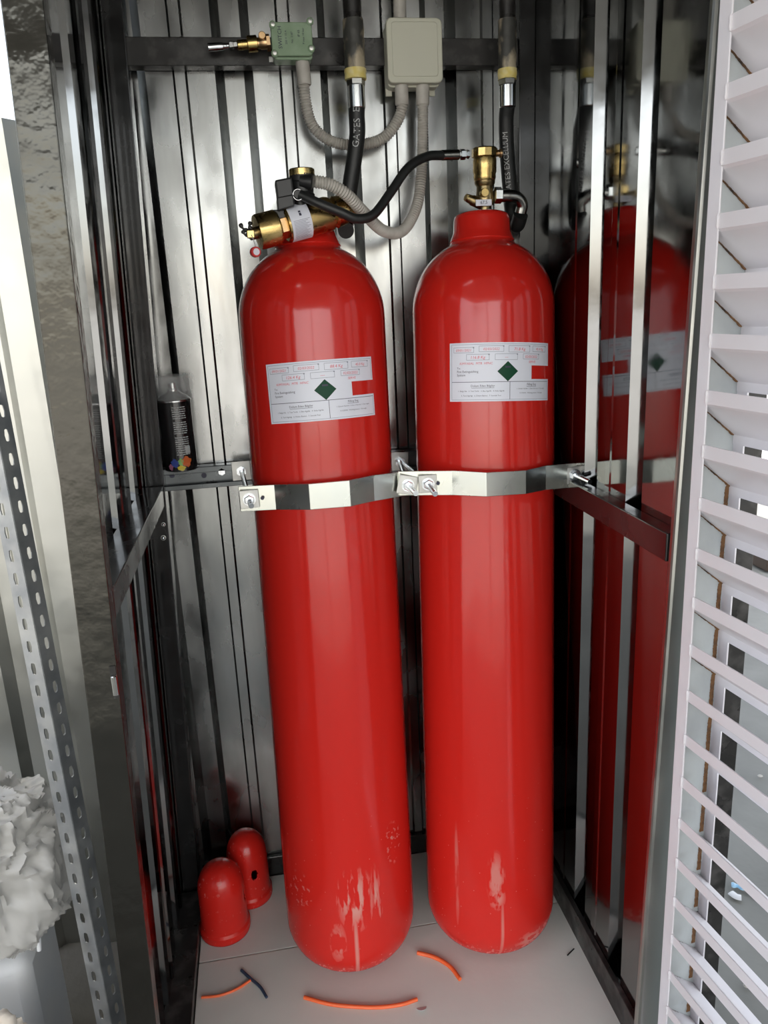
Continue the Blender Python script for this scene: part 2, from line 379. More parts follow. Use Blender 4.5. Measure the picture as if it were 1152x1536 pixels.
# ------------------------------------------------------------------ cylinders
def wrap(r, a0, z0, tilt=0, ax=1):
    ct, st = math.cos(tilt), math.sin(tilt)
    def f(u, v, d=.0):
        uu = u*ct - v*st; vv = u*st + v*ct
        a = a0 + uu/r; return Vector((math.sin(a)*(r+d), -math.cos(a)*(r+d), z0+vv))
    return f
def grid_patch(f, w, h, x0, x1, y0, y1, nx, ny):
    vs = [f(x0+(x1-x0)*i/nx, y0+(y1-y0)*j/ny) for j in range(ny+1) for i in range(nx+1)]
    fs = [(j*(nx+1)+i, j*(nx+1)+i+1, (j+1)*(nx+1)+i+1, (j+1)*(nx+1)+i) for j in range(ny) for i in range(nx)]
    return MB().add(vs, fs)
R = .1335
def build_cylinder(label, base, top, marks, a0, zl, tilt, texts, nh=.050, lw=.200, lh=.102):
    base = Vector(base); top = Vector(top); ax = (top-base).normalized()
    root = thing('gas_cylinder', label, 'cylinder', (0,0,0), 'tall red gas cylinders in the cabinet')
    rp = red_paint('red_enamel', marks)
    prof = [(.0,.052),(.002,.06)]
    for k in range(1,13):
        a = k/12*PI/2; prof.append((.002+.088*(1-math.cos(a)), .06+(R-.06)*math.sin(a)))
    HS = HSH                                      # start of the shoulder
    prof += [(.3,R),(.7,R),(1.0,R),(HS,R)]
    for k in range(1,19):
        a = k/18*1.18; prof.append((HS+.148*math.sin(a)/math.sin(1.18)*.80, R-(R-.063)*(1-math.cos(a))/(1-math.cos(1.18))))
    h = prof[-1][0]
    prof += [(h+.004,.060),(h+.010,.058)]
    obj('body', MB().lathe((0,0,0), (0,0,1), prof+[(h+.011,.03)], 96), rp, root, 40)
    hc = h+.006
    obj('neck_ring', MB().lathe((0,0,0), (0,0,1), [(hc-.006,.055),(hc+.002,.0605),(hc+.010,.057),(hc+.018,.0535),(hc+nh-.010,.0525),(hc+nh-.003,.0505),(hc+nh,.046),(hc+nh,.02)], 64), rp, root, 50)
    # sticker: sheet with a notch cut out of its right side
    f = wrap(R, a0, zl, tilt); W2 = lw/2; H2 = lh/2
    k = lw/200.0
    def P(px, py, d=.0009): return f(-W2 + px*k, H2 - py*k*1.0, d)   # sticker units: 200 x ~102
    hh = lh/k
    mb = MB()
    def patch(x0,x1,y0,y1,nx,d=.0009,dd=None):
        return grid_patch(lambda x,y: P(x,y,d), 0,0, x0,x1,y1,y0,nx,1)
    mb = join(patch(0,152,0,hh,30), patch(152,200,0,40,10), patch(152,200,64,hh,10))
    st = obj('label', mb, PAPER, root, label='white paper label with a notch cut in its right side')
    smm = st.modifiers.new('t','SOLIDIFY'); smm.thickness = .0004; smm.offset = 0
    def ln(x0,y0,x1,y1,w=.55):
        n = max(1, int(abs(x1-x0)/6))
        return patch(x0,x1,y0-w/2,y0+w/2,n,.0014) if y0 == y1 else patch(x0-w/2,x0+w/2,y0,y1,1,.0014)
    gl = []
    B = [(7,8,38,17),(46,6,83,16),(91,6,127,17),(133,6,163,16),(27,20,61,30),(70,20,105,30),(115,20,146,29)]
    B = [(x0*1.16,y0*1.0,x1*1.16,y1*1.0) for x0,y0,x1,y1 in B]
    for x0,y0,x1,y1 in B:
        gl += [ln(x0,y0,x1,y0),ln(x0,y1,x1,y1),ln(x0,y0,x0,y1),ln(x1,y0,x1,y1)]
        gl.append(patch(x1-1.5,x1+.8,y0-.5,y0+1.6,1,.0015))
    gl += [ln(4,3,197,3),ln(4,hh-3,197,hh-3),ln(4,3,4,hh-3),ln(197,3,197,38),ln(197,66,197,hh-3)]
    obj('printed_frame', join(*gl), GREYINK, st)
    bl = [ln(4,68,197,68,.8), ln(108,68,108,hh-3,.8)]
    def tx(s, x, y, sz, al='CENTER', sl=0):
        def g(u,v): return f(-W2+x*k+u+v*sl, H2-y*k+v, .0015)
        return text_mb(s, sz*k, g, al)
    bl += [tx('To;',14,44,4.6,'LEFT'), tx('Fire Extinguishing',14,50,5.4,'LEFT'), tx('System',14,56,5.4,'LEFT'),
           tx('Dolum Eden Bilgiler',60,75,5.2), tx('Filling Eng',152,73,5.2), ln(40,78.5,80,78.5,.5), ln(141,76.5,163,76.5,.5),
           tx('1. Belge No   2. Test Tarihi   3. Bos Agirlik   4. Dolu Agirlik',57,84,3.4),
           tx('5. Tarti Agirligi   6. Dolum Basinci   7. Sonraki Test',57,92,3.4),
           tx('1. Cylinder Number  2. Date of the test  3. Tare weight',153,80.5,2.9),
           tx('8. CO2/N2   Working pressure   Full weight',153,88,2.9)]
    obj('printed_text', join(*bl), INK, st)
    rl = [tx(s, (B[i][0]+B[i][2])/2, (B[i][1]+B[i][3])/2+.6, 7.2 if i in (2,4) else 6.2, 'CENTER', .15) for i, s in enumerate(texts[:7]) if s]
    rl += [tx(texts[7], 48, 36, 5.6, 'CENTER', .15), tx('SERVE', 153, 34, 5.8, 'CENTER', .15)]
    obj('handwriting', join(*rl), PEN, st)
    dm = MB(); n = 8
    cxx, cyy, rw, rh = 104, 50, 19.0, 17.5
    vs = []; fs = []
    for i in range(n+1):
        t = -1+2*i/n; q = (1-abs(t))*rh; x = cxx+t*rw
        vs += [P(x,cyy-q,.0016), P(x,cyy+q,.0016)]
    for i in range(n): fs.append((2*i,2*i+1,2*i+3,2*i+2))
    dmo = obj('hazard_diamond', dm.add(vs,fs), DIAM, st, label='dark green hazard diamond')
    bx = join(patch(cxx-5,cxx+5,cyy-9,cyy-6,2,.0020))
    # small black cylinder pictogram inside the diamond
    obj('cylinder_pictogram', bx, INK, st)
    q = ax.to_track_quat('Z', 'Y')
    # keep local -Y facing the lens side
    zax = ax; yax = (Vector((0,1,0)) - zax*zax.y).normalized(); xax = yax.cross(zax)
    root.matrix_world = Matrix(((xax.x,yax.x,zax.x,base.x),(xax.y,yax.y,zax.y,base.y),(xax.z,yax.z,zax.z,base.z),(0,0,0,1)))
    return root, base, ax
HSH = 1.298
m1 = [((.0,-.13,.20),(.040,.07,.075),.75,55,(1.6,1,.35),.50), ((.040,-.12,.17),(.014,.07,.10),.7,45,(2,1,.25),.49),
      ((-.003,-.12,.09),(.005,.07,.12),.6,14,(3,1,.15),.36), ((-.038,-.12,.11),(.018,.07,.05),.5,50,(1,1,.5),.50),
      ((0,-.1,.03),(.14,.1,.025),.5,110,(1,1,1),.58), ((.082,-.10,.29),(.02,.06,.05),.6,110,(1,1,1),.58), ((-.10,-.08,.2),(.03,.06,.05),.5,110,(1,1,1),.59)]
m2 = [((-.026,-.13,.205),(.020,.07,.065),.5,40,(1.4,1,.35),.44), ((-.024,-.13,.165),(.018,.07,.03),.5,60,(1,1,.6),.45), ((-.014,-.12,.09),(.004,.07,.09),.45,30,(1,1,.2),.40),
      ((.055,-.11,.055),(.045,.07,.025),.6,50,(1,1,1.4),.50), ((0,-.1,.03),(.14,.1,.03),.45,110,(1,1,1),.58),
      ((-.095,-.09,.2),(.004,.07,.12),.4,20,(1,1,.2),.42)]
def axis_pt(b, t, z):                                   # fitted axis: b at z=-1.3, t at z=.1 (below the lens)
    k = (z-(-1.3))/1.4; return Vector((b[0]+(t[0]-b[0])*k, b[1]+(t[1]-b[1])*k, z+H))
bL, tL = (.099,1.346), (.113,1.477); bR, tR = (.396,1.324), (.440,1.475)
bl_, tl_ = axis_pt(bL,tL,-1.3155), axis_pt(bL,tL,.1)
br_, tr_ = axis_pt(bR,tR,-1.3145), axis_pt(bR,tR,.1)
cylL, _, axL = build_cylinder('left tall red gas cylinder, horizontal valve on top, chalky scuffs at its foot', bl_, tl_, m1,
    .0, 1.168, math.radians(1.6), ['09/01/2021','02/03/2022','88.4 Kg','45.0 Kg','126.4 Kg','----','02/03/2022','KIMYASAL  MTR  HFNC'], nh=.032)
cylR, _, axR = build_cylinder('right tall red gas cylinder under the upright brass valve', br_, tr_, m2,
    .0, 1.180, math.radians(-1), ['09/01/2021','02/03/2022','71.8 Kg','45.4 Kg','116.8 Kg','---','02/03/2022','KIMYASAL  MTR  HFNC'])
# ------------------------------------------------------------------ straps
def strap(label, pts, group):
    """pts = (px, y top, y bottom, Y)"""
    a = [at(x,y0,Y) for x,y0,y1,Y in pts]; b = [at(x,y1,Y) for x,y0,y1,Y in pts]
    t = thing('cylinder_strap', label, 'strap', b[0], group)
    V = []; F = []
    for p, q in zip(a, b):
        q = Vector((p.x, p.y, q.z)); V += [p, q, p+Vector((0,.004,0)), q+Vector((0,.004,0))]
    for i in range(len(a)-1):
        o = 4*i; F += [(o,o+1,o+5,o+4),(o+2,o+6,o+7,o+3),(o,o+4,o+6,o+2),(o+1,o+3,o+7,o+5)]
    F += [(0,2,3,1), (4*len(a)-4,4*len(a)-3,4*len(a)-1,4*len(a)-2)]
    obj('band', MB().add(V,F), ZINC, t, bevel=.0008)
    return t
SL = strap('bent galvanised strap across the left red cylinder', [(357,730,768,1.330),(411,727,765,1.322),(463,726,765,1.279),(524,720.5,760,1.276),(560,713,752,1.306),(608,707,743.5,1.325)], 'galvanised straps across the cylinders')
SR = strap('bent galvanised strap across the right red cylinder', [(597,707,743.5,1.318),(678,706,743,1.300),(729,709,745,1.267),(789,705.5,741,1.274),(819,698.5,735,1.303),(876,694,729.5,1.320)], 'galvanised straps across the cylinders')
for t, (hx, hy, hY) in ((SL,(393.5,747,1.3235)), (SR,(657,725,1.304))):
    obj('bolt_hole_disk', MB().lathe(at(hx,hy,hY-.002), (0,-1,0), [(0,.0032),(.0012,.0032)], 16), INK, t)  # flat black disk painted for the dark of the hole
def plate(name, c, w, h, rot, par, m=ZPLATE, th=.003, nrm=(0,-1,0)):
    c = Vector(c); co, si = math.cos(rot), math.sin(rot); vs = []
    for d in (0, th):
        for x, z in ((-w,-h),(w,-h),(w,h),(-w,h)):
            vs.append(c+Vector((x*co-z*si, -d, x*si+z*co)))
    return obj(name, MB().add(vs, [(0,1,2,3),(7,6,5,4),(0,4,5,1),(1,5,6,2),(2,6,7,3),(3,7,4,0)]), m, par, bevel=.0008)
def tie(label, tip, yT, front, yF, rear, yR, pw=.017, prot=0, wash=True, rearplate=True):
    """threaded rod from the channel through the strap: pixels of tip, strap point, channel point"""
    T = at(*tip, yT); Fp = at(*front, yF); Rp = at(*rear, yR)
    t = thing('threaded_rod_tie', label, 'bolt', Rp, 'threaded rods holding the straps')
    P = [Rp, Fp+(Fp-Rp).normalized()*-.002, Fp, T]
    L = (T-Fp).length; pts = [Rp.lerp(Fp, i/50) for i in range(50)] + [Fp.lerp(T, i/16) for i in range(17)]
    obj('rod', MB().tube(pts, lambda i: .0049-.0005*(i%2), 12), BOLT, t, 60)
    d = (T-Fp).normalized()
    n_ = Vector((0,-1,0))
    if wash: plate('square_washer', Fp+Vector((0,-.0015,0)), pw, pw*.97, prot, t)
    obj('round_washer', MB().lathe(Fp+Vector((0,-.0045,0)), n_, [(0,.0115),(.0016,.0115)], 24), BOLT, t, 40)
    obj('hex_nut', MB().lathe(Fp+Vector((0,-.0055,0)), n_, [(0,.0085),(.001,.0092),(.006,.0092),(.0075,.008)], 6), BOLT, t)
    if rearplate:
        plate('channel_plate', Rp+Vector((0,.001,0)), .019, .020, prot*.3, t)
        obj('rear_nut', MB().lathe(Rp+Vector((0,-.002,0)), n_, [(0,.0105),(.006,.0105)], 6), BOLT, t)
    return t
tie('threaded rod at the far left end of the left strap, white washer', (377,759), 1.295, (374,748), 1.326, (362,706), 1.568, .0165, .02)
tie('threaded rod between the cylinders with a tilted square washer, left of the pair', (624,740), 1.255, (611,727), 1.314, (599,692), 1.568, .0175, -.22)
tie('threaded rod between the cylinders, right of the pair', (653,741), 1.257, (641,725), 1.307, (608,697), 1.568, .0165, .0, rearplate=False)
tie('threaded rod at the far right end of the right strap near the side wall', (885,723), 1.262, (861,712), 1.317, (846,697), 1.568, .0165, .06)
# ------------------------------------------------------------------ pipes, hoses, boxes
def v3(px, py, Y): return at(px, py, Y)
def pipe_drop(label_pipe, label_hose, xs, hosepts, word, wpos, pr, foam_top, hr):
    # rigid pipe from the top with tape and crimped ferrule
    x, Y = xs
    a = at(x,-90,Y); b = at(x+1,foam_top,Y); c = at(x+2,108,Y)
    t = thing('drop_pipe', label_pipe, 'pipe', c, 'pipes dropping to the hoses')
    z = Vector((0,0,1))
    top = Vector((c.x,c.y,ZT-.002)); zf = b.z
    obj('pipe', MB().lathe(Vector((c.x,c.y,zf)), z, [(0,pr*.86),(top.z-zf,pr*.86)], 24), BLACKD, t, 50)
    obj('sealed_sleeve', MB().tube([Vector((c.x+.0015*noise.noise(Vector((i*.7,x,0))),c.y,c.z+(zf-c.z)*i/14)) for i in range(15)],
        lambda i: pr*(1.0+.08*noise.noise(Vector((i*1.3,x,2)))), 20), FOAM, t, 60)
    tape = MB().tube([Vector((c.x,c.y,c.z+.004-.0165*i/8)) for i in range(9)], lambda i: pr*(1.05+.07*noise.noise(Vector((i*1.7,x*.3,5)))), 20)
    obj('sealing_tape', tape, YEL, t, 60)
    return t, c
tp1, c1 = pipe_drop('left black drop pipe with sealed sleeve and yellow tape above the branded hose', '', (531,1.50), None, '', 0, .0185, 30, .013)
tp2, c2 = pipe_drop('right black drop pipe with crusty sealed sleeve right of the cream box', '', (759,1.50), None, '', 0, .0165, 30, .013)
def hose(label, c, pts, rh, word, wsz, wstart, elbow=None):
    t = thing('rubber_hose', label, 'hose', c, 'black discharge hoses')
    z = Vector((0,0,-1))
    obj('hex_coupling', MB().lathe(c+z*.012, z, [(0,.015),(.001,.0165),(.009,.0165),(.011,.015)], 6), STEEL, t)
    f0 = c+z*.022
    obj('ferrule', MB().lathe(f0, z, [(0,.0115),(.001,.0150),(.036,.0150),(.038,.0132),(.039,.0105)], 28), HEX, t, 40)
    P = spline([f0+z*.034]+pts, 12)
    h = obj('hose', MB().tube(P, rh, 20), RUBBER, t, 60)
    if word:
        # lettering runs up along the hose: carried by the centre line
        L = [0]
        for a, b in zip(P, P[1:]): L.append(L[-1]+(b-a).length)
        def along(s):
            for i in range(len(P)-1):
                if L[i+1] >= s: return P[i].lerp(P[i+1], (s-L[i])/(L[i+1]-L[i])), (P[i+1]-P[i]).normalized()
            return P[-1], (P[-1]-P[-2]).normalized()
        def f(u, v):
            p, d = along(wstart-u); side = d.cross(Vector((0,-1,0))).normalized()
            nrm = side.cross(d).normalized()
            if nrm.y > 0: nrm = -nrm
            a = -v/rh; 
            sd_ = Vector((1,0,0)) if side.x > 0 else Vector((-1,0,0))
            side2 = side if side.x > 0 else -side
            a += WROT
            return p + (side2*math.sin(a) + nrm*math.cos(a))*(rh+.0006)
        obj('hose_lettering', text_mb(word, wsz, f, 'LEFT'), WPRINT, h)
    return t
WROT = -.15
hose('black hose with pale lettering dropping behind the left valve', c1, [at(535,172,1.50), at(536,200,1.50), at(531,240,1.50), at(525,280,1.50), at(520,320,1.50), at(518,338,1.485), at(519,346,1.46)], .0145, 'GATES  E', .0165, .070)
WROT = -.45
hose('black hose with pale lettering dropping behind the right valve', c2, [at(759,180,1.51), at(760,220,1.52), at(763,262,1.52), at(766,300,1.52), at(770,330,1.51), at(776,337,1.495), at(781,322,1.48)], .0140, 'GATES EXCELLIUM', .0135, .155)
# junction box
jb = thing('junction_box', 'square cream plastic junction box with rounded corners on the back wall', 'box', at(621,76,1.575))
def rbox(x0,x1,z0,z1,y0,y1,r,n=6):
    V = []; F = []
    for y in (y0,y1):
        for cxx,czz,a0 in ((x1-r,z1-r,0),(x0+r,z1-r,PI/2),(x0+r,z0+r,PI),(x1-r,z0+r,1.5*PI)):
            for k in range(n+1):
                a = a0+PI/2*k/n; V.append((cxx+r*math.cos(a), y, czz+r*math.sin(a)))
    m = 4*(n+1)
    F = [tuple(range(m)), tuple(range(2*m-1,m-1,-1))] + [(k,m+k,m+(k+1)%m,(k+1)%m) for k in range(m)]
    return MB().add(V,F)
A = at(578,27,1.535); B = at(664,125,1.535)
obj('lid', rbox(A.x,B.x,B.z,A.z,1.530,1.548,.010), BOXW, jb, 40, bevel=.002)
obj('lid_panel', rbox(A.x+.009,B.x-.009,B.z+.010,A.z-.007,1.5285,1.531,.006), BOXW, jb, 40, bevel=.001)
obj('back_shell', rbox(A.x+.002,B.x-.002,B.z-.003,A.z-.003,1.548,1.580,.008), BOXW, jb, 40, bevel=.001)
for sx in (A.x+.008, B.x-.012): obj('mounting_lug', MB().box((sx-.006,1.572,B.z-.012), (sx+.006,1.578,B.z+.004)), BOXW, jb, bevel=.001)
obj('mounting_stud', MB().box((A.x+.02,1.578,B.z+.01), (A.x+.05,1.606,B.z+.05)), BOXW, jb)
# green pressure switch with brass fitting at its left
gb = thing('pressure_switch', 'green metal pressure switch with brass fitting on the back wall', 'switch', at(438,62,1.56))
A = at(405,34,1.535); B = at(470,86,1.535)
obj('cover', rbox(A.x,B.x,B.z+.001,A.z,1.530,1.538,.008), BOXG, gb, 40, bevel=.0015)
obj('housing', rbox(A.x+.002,B.x-.001,B.z-.003,A.z-.002,1.538,1.572,.006), BOXG, gb, 40, bevel=.001)
for px, py in ((409,37),(465,32),(412,80),(467,73)):
    p = at(px,py,1.530); lg = obj('screw_lug', MB().lathe(p, (0,-1,0), [(-.004,.0062),(.001,.0062),(.002,.005)], 18), BOXG, gb, 40)
    obj('lug_screw', MB().lathe(p+Vector((0,-.002,0)), (0,-1,0), [(0,.0038),(.0016,.0036),(.002,.002)], 14), ZPLATE, lg, 40)
pl = at(435,58,1.5296)
gl = []
def gt(s, px, py, sz):
    q = at(px,py,1.5292); return text_mb(s, sz, lambda u, v: q+Vector((v*-1,0,u)))
gtx = [gt('SWITCH',420,56,.0095), gt('IP 65',448,50,.0055), gt('P max 10 bar',455,54,.0048), gt('250 V 10 A',429,56,.0048), gt('No. 2187',438,56,.0048)]
obj('plate_print', join(*gtx), INK, gb)
ax_ = (at(300,70,1.545)-at(400,62,1.545)).normalized(); o_ = at(403,64,1.545)
obj('flange', MB().lathe(o_, ax_, [(-.002,.014),(.004,.014)], 6), BRONZE, gb)
obj('bronze_tee', MB().lathe(o_+ax_*.004, ax_, [(0,.0105),(.010,.0105),(.012,.009),(.016,.009)], 20), BRONZE, gb, 40)
obj('round_plug', MB().lathe(at(393,54,1.538), (0,-1,0), [(-.004,.0065),(.004,.0065),(.005,.0055)], 20), BRONZE, gb, 40)
obj('brass_union', MB().lathe(o_+ax_*.020, ax_, [(0,.012),(.001,.0135),(.017,.0135),(.018,.012)], 16), BRASS, gb, 30)
obj('brass_nipple', MB().lathe(o_+ax_*.038, ax_, [(0,.0085),(.016,.0085),(.018,.006)], 24), BRASS, gb, 40)
obj('white_nut', MB().lathe(o_+ax_*.056, ax_, [(0,.0065),(.006,.0065),(.007,.0075),(.013,.0075),(.014,.006)], 6), HEX, gb)
obj('barbed_tail', MB().lathe(o_+ax_*.070, ax_, [(0,.0042),(.004,.0055),(.005,.0045),(.009,.0055),(.010,.006),(.012,.0068),(.036,.0068),(.037,.0055)], 24), HEX, gb, 40)
obj('support_bracket', MB().box(at(404,93,1.57)+Vector((0,0,0)), at(425,86,1.575)+Vector((0,.02,0))), ZPLATE, gb)
# conduits
def conduit(label, glandA, ptsA, glandB=None):
    t = thing('conduit', label, 'conduit', ptsA[0], 'grey corrugated conduits on the back wall')
    obj('corrugated_tube', corrugated(ptsA, .0107), COND, t, 70)
    for g0, g1 in (glandA, glandB):
        if g0 is not None:
            d = (g1-g0); obj('socket', MB().lathe(g0, d, [(0,.0125),(d.length*.97,.0125),(d.length,.0115)], 24), COND, t, 50)
    return t
conduit('grey conduit looping from the green switch up to the cream box', (at(453,88,1.553), at(457,128,1.553)),
        [at(455,108,1.553), at(458,150,1.553), at(470,190,1.553), at(500,213,1.553), at(540,217,1.55), at(575,207,1.55), at(597,180,1.55), at(604,155,1.55), at(604,140,1.55)],
        (at(602,126,1.55), at(603,158,1.55)))
conduit('grey conduit from the cream box looping down to the black coil on the left valve', (at(634,126,1.55), at(634,158,1.55)),
        [at(634,145,1.55), at(634,200,1.55), at(632,260,1.545), at(625,310,1.53), at(604,346,1.50), at(575,346,1.45), at(545,318,1.41), at(520,292,1.385), at(495,277,1.375), at(470,272,1.37)],
        (None, None))
tc_ = thing('conduit', 'short straight grey conduit above the cream box', 'conduit', at(600,20,1.56), 'grey corrugated conduits on the back wall')
obj('corrugated_tube', MB().tube([at(600,30,1.56), at(598,-60,1.56)], .0118, 20), COND, tc_, 60)
# ------------------------------------------------------------------ left valve (lying across the neck)
VY = 1.400
a0 = at(385,349,VY-.01); a1 = at(512,316,VY+.02); vax = (a1-a0).normalized(); VL = (a1-a0).length
lv = thing('cylinder_valve', 'horizontal brass valve head with black coil and white label on the left cylinder', 'valve', at(470,350,1.46), 'brass valves on the cylinders')
obj('end_cap', MB().lathe(a0, vax, [(0,.018),(.001,.0275),(.004,.029),(.036,.029),(.039,.027),(.040,.018)], 40), BRASS, lv, 30)
obj('collar_nut', MB().lathe(a0+vax*.040, vax, [(0,.0215),(.010,.0215)], 6), BRONZE, lv)
obj('valve_body', MB().lathe(a0+vax*.050, vax, [(0,.026),(.002,.029),(.078,.029),(.084,.0275),(.088,.022),(.093,.0265),(.112,.0235),(.114,.018),(.135,.016),(.140,.013)], 48), BRASS, lv, 30)
# paper label wrapped round the body
def vwrap(s, ang, d=.0):
    up = Vector((0,0,1)); up = (up-vax*up.dot(vax)).normalized(); sd_ = vax.cross(up)
    if sd_.y > 0: sd_ = -sd_
    r = .0292+d; return a0+vax*(.055+s)+(up*math.sin(ang)+sd_*math.cos(ang))*r
vs = []; fs = []; n = 24
for i in range(n+1):
    a = -1.5+i/n*3.1
    vs += [vwrap(0,a,.0006), vwrap(.036,a,.0006)]
for i in range(n): fs.append((2*i,2*i+1,2*i+3,2*i+2))
vl = obj('paper_label', MB().add(vs,fs), PAPER, lv, 60)
pr = MB()
for i in range(16):
    aa = .02-i*.075; x1 = .033-(i*7%5)*.002
    pr.add([vwrap(.004,aa,.0009), vwrap(x1,aa,.0009), vwrap(x1,aa+.022,.0009), vwrap(.004,aa+.022,.0009)], [(0,1,2,3)])
pr2 = MB(); pr2.add([vwrap(.017,.25,.0009), vwrap(.021,.25,.0009), vwrap(.021,.55,.0009), vwrap(.017,.55,.0009)], [(0,1,2,3)])
obj('fine_print', pr, GREYINK, vl); obj('black_mark', pr2, INK, vl)
# stem into the neck
nk = axis_pt(bL,tL,.125)
obj('neck_stem', MB().lathe(nk+Vector((0,0,-.012)), (0,0,1), [(0,.024),(.03,.024),(.034,.020),(.045,.020)], 32), BRASSD, lv, 40)
# lever and pin at the left end
mb = MB().lathe(a0, -vax, [(0,.010),(.012,.010),(.014,.008)], 16)
obj('pin_boss', mb, BRASSD, lv, 40)
for q0, q1, q2 in (((360,336),(366,344),(376,347)), ((376,333),(374,340),(380,345)), ((364,346),(368,352),(378,352))):
    obj('release_lever', MB().tube(spline([at(*q0,VY-.02), at(*q1,VY-.022), at(*q2,VY-.016)],6), [.0028+.0012*math.sin(i) for i in range(13)], 8), BLACKD, lv, 60)
obj('clevis', MB().box(at(371,357,VY-.035), at(381,346,VY-.022)), BRASS, lv, bevel=.001)
tg = at(383,378,VY-.03)
obj('seal_wire', MB().tube(spline([at(377,352,VY-.036), at(381,362,VY-.036), at(384,374,VY-.03)],6), .0008, 6), WPRINT, lv)
sl = obj('lead_seal', MB().lathe(tg, (.35,-1,0), [(-.004,.0085),(.004,.0085),(.005,.0075)], 24), REDTAG, lv, 40, label='small red round seal')
obj('seal_face', MB().lathe(tg+Vector((.35,-1,0)).normalized()*.005, (.35,-1,0), [(0,.0055),(.0008,.0055)], 20), PAPER, sl)
# black coil with plug
cb = at(452,289,VY-.01)
obj('coil_body', MB().lathe(at(453,300,VY), (at(453,262,VY)-at(453,300,VY)), [(0,.018),(.004,.0215),(.010,.0215),(.012,.0195),(.026,.0195),(.028,.0215),(.040,.0215),(.044,.018)], 32), PLASTB, lv, 40)
obj('coil_cap', MB().lathe(at(453,265,VY), (0,0,1), [(0,.0205),(.001,.0215),(.0105,.0215),(.012,.020),(.0125,.010)], 36), BRASS, lv, 30)
B0 = at(416,312,VY-.02); B1 = at(433,265,VY-.02)
pts = [at(412,270,VY-.028), at(438,265,VY-.028), at(443,306,VY-.028), at(418,314,VY-.028)]
mb = MB(); mb.add([p for p in pts]+[p+Vector((0,.030,0)) for p in pts], [(0,1,2,3),(7,6,5,4),(0,4,5,1),(1,5,6,2),(2,6,7,3),(3,7,4,0)])
obj('plug_housing', mb, PLASTB, lv, bevel=.003)
pts = [at(415,296,VY-.031), at(440,291,VY-.031), at(442,309,VY-.031), at(417,316,VY-.031)]
mb = MB(); mb.add([p for p in pts]+[p+Vector((0,.034,0)) for p in pts], [(0,1,2,3),(7,6,5,4),(0,4,5,1),(1,5,6,2),(2,6,7,3),(3,7,4,0)])
obj('plug_base', mb, PLASTB, lv, bevel=.002)
obj('coil_foot', MB().lathe(at(452,316,VY), (0,0,1), [(-.01,.013),(.030,.013)], 24), PLASTB, lv, 40)
obj('side_foot', MB().box(at(411,334,VY-.018), at(428,317,VY+.01)), PLASTB, lv, bevel=.002)
obj('cable_gland', MB().lathe(at(463,273,VY-.018), (at(474,274,VY-.022)-at(460,272,VY-.018)), [(-.014,.010),(.002,.0115),(.006,.0115)], 20), PLASTB, lv, 40)
rg = at(447,292,VY-.028); RN = 28
obj('snap_ring', MB().tube([rg+Vector((.0082*math.cos(2*PI*i/RN*.9+1),0,.0085*math.sin(2*PI*i/RN*.9+1))) for i in range(RN+1)], .0009, 8), HEX, lv, 60)
obj('steel_elbow', MB().tube(spline([at(497,318,1.425), at(507,303,1.43), at(519,306,1.44), at(524,322,1.455), at(522,334,1.475)],8), .0115, 18), STEEL, lv, 60)
obj('outlet_boss', MB().lathe(at(487,320,1.415), (at(505,300,1.43)-at(487,320,1.415)), [(0,.017),(.016,.017),(.018,.013),(.024,.013)], 20), BRASSD, lv, 40)
# ------------------------------------------------------------------ right valve (upright)
rv = thing('cylinder_valve', 'upright brass valve with yellow disk plug and steel elbow on the right cylinder', 'valve', at(727,318,1.48), 'brass valves on the cylinders')
RY = 1.475
def zz(py): return at(727,py,RY).z
o0 = at(727,312,RY); rax = (at(727,222,RY)-o0).normalized()
def hgt(py): return (zz(py)-o0.z)
def lv_(a, b=None): return a
pb = [(318,.0125),(309,.0125),(308,.016),(298,.017),(289,.0155),(280,.0150),(276,.0185),(272,.0190)]
obj('valve_stem', MB().lathe(o0, rax, [(hgt(y),r) for y,r in pb], 32), BRASSD, rv, 40)
pb = [(273,.0175),(270,.0195),(266,.0205),(262,.0200),(258,.0215),(240,.0215),(237,.0205)]
obj('valve_body', MB().lathe(o0, rax, [(hgt(y),r) for y,r in pb], 40), BRASS, rv, 30)
obj('hex_cap', MB().lathe(o0, rax, [(hgt(236.5),.022),(hgt(235.5),.0235),(hgt(224),.0235),(hgt(222),.0215)], 12), BRASS, rv)
obj('disk_plug', MB().lathe(at(727,289,RY-.020), (0,-1,0), [(-.008,.0078),(.002,.0078),(.0035,.0068)], 24), BRASS, rv, 40, label='bright brass disk plug')
d_ = (at(699,296,RY-.01)-at(716,304,RY-.005)).normalized()
obj('relief_plug', MB().lathe(at(716,304,RY-.005), d_, [(-.006,.0095),(.012,.0095),(.014,.0078),(.020,.0075),(.024,.0062)], 16), BRASSD, rv, 40)
obj('relief_nut', MB().lathe(at(716,304,RY-.005)+d_*.020, d_, [(0,.0070),(.006,.0070)], 6), BRASS, rv)
pt = at(714,309,RY-.021); pt2 = at(737,299,RY-.018)
rl_ = obj('data_plate', MB().box(pt, pt2), PAPER, rv, bevel=.0006)
q = (pt+pt2)/2; q.y = RY-.0214
obj('plate_lettering', text_mb('67,5', .008, lambda u, v: q+Vector((u,0,v))), INK, rl_)
obj('side_plug', MB().lathe(at(745,230,RY), (1,0,0), [(-.004,.0055),(.004,.0055),(.005,.0075),(.009,.0075),(.010,.005)], 16), BRONZE, rv, 40)
obj('hex_nut', MB().lathe(at(741,293,RY-.01), (1,0,-.02), [(0,.0105),(.001,.0145),(.013,.0145),(.015,.012)], 6), HEX, rv)
obj('steel_elbow', MB().tube(spline([at(750,294,RY-.01), at(764,294,RY-.01), at(776,297,RY-.005), at(783,307,RY), at(781,319,RY+.004)],8), .0112, 20), STEEL, rv, 60)
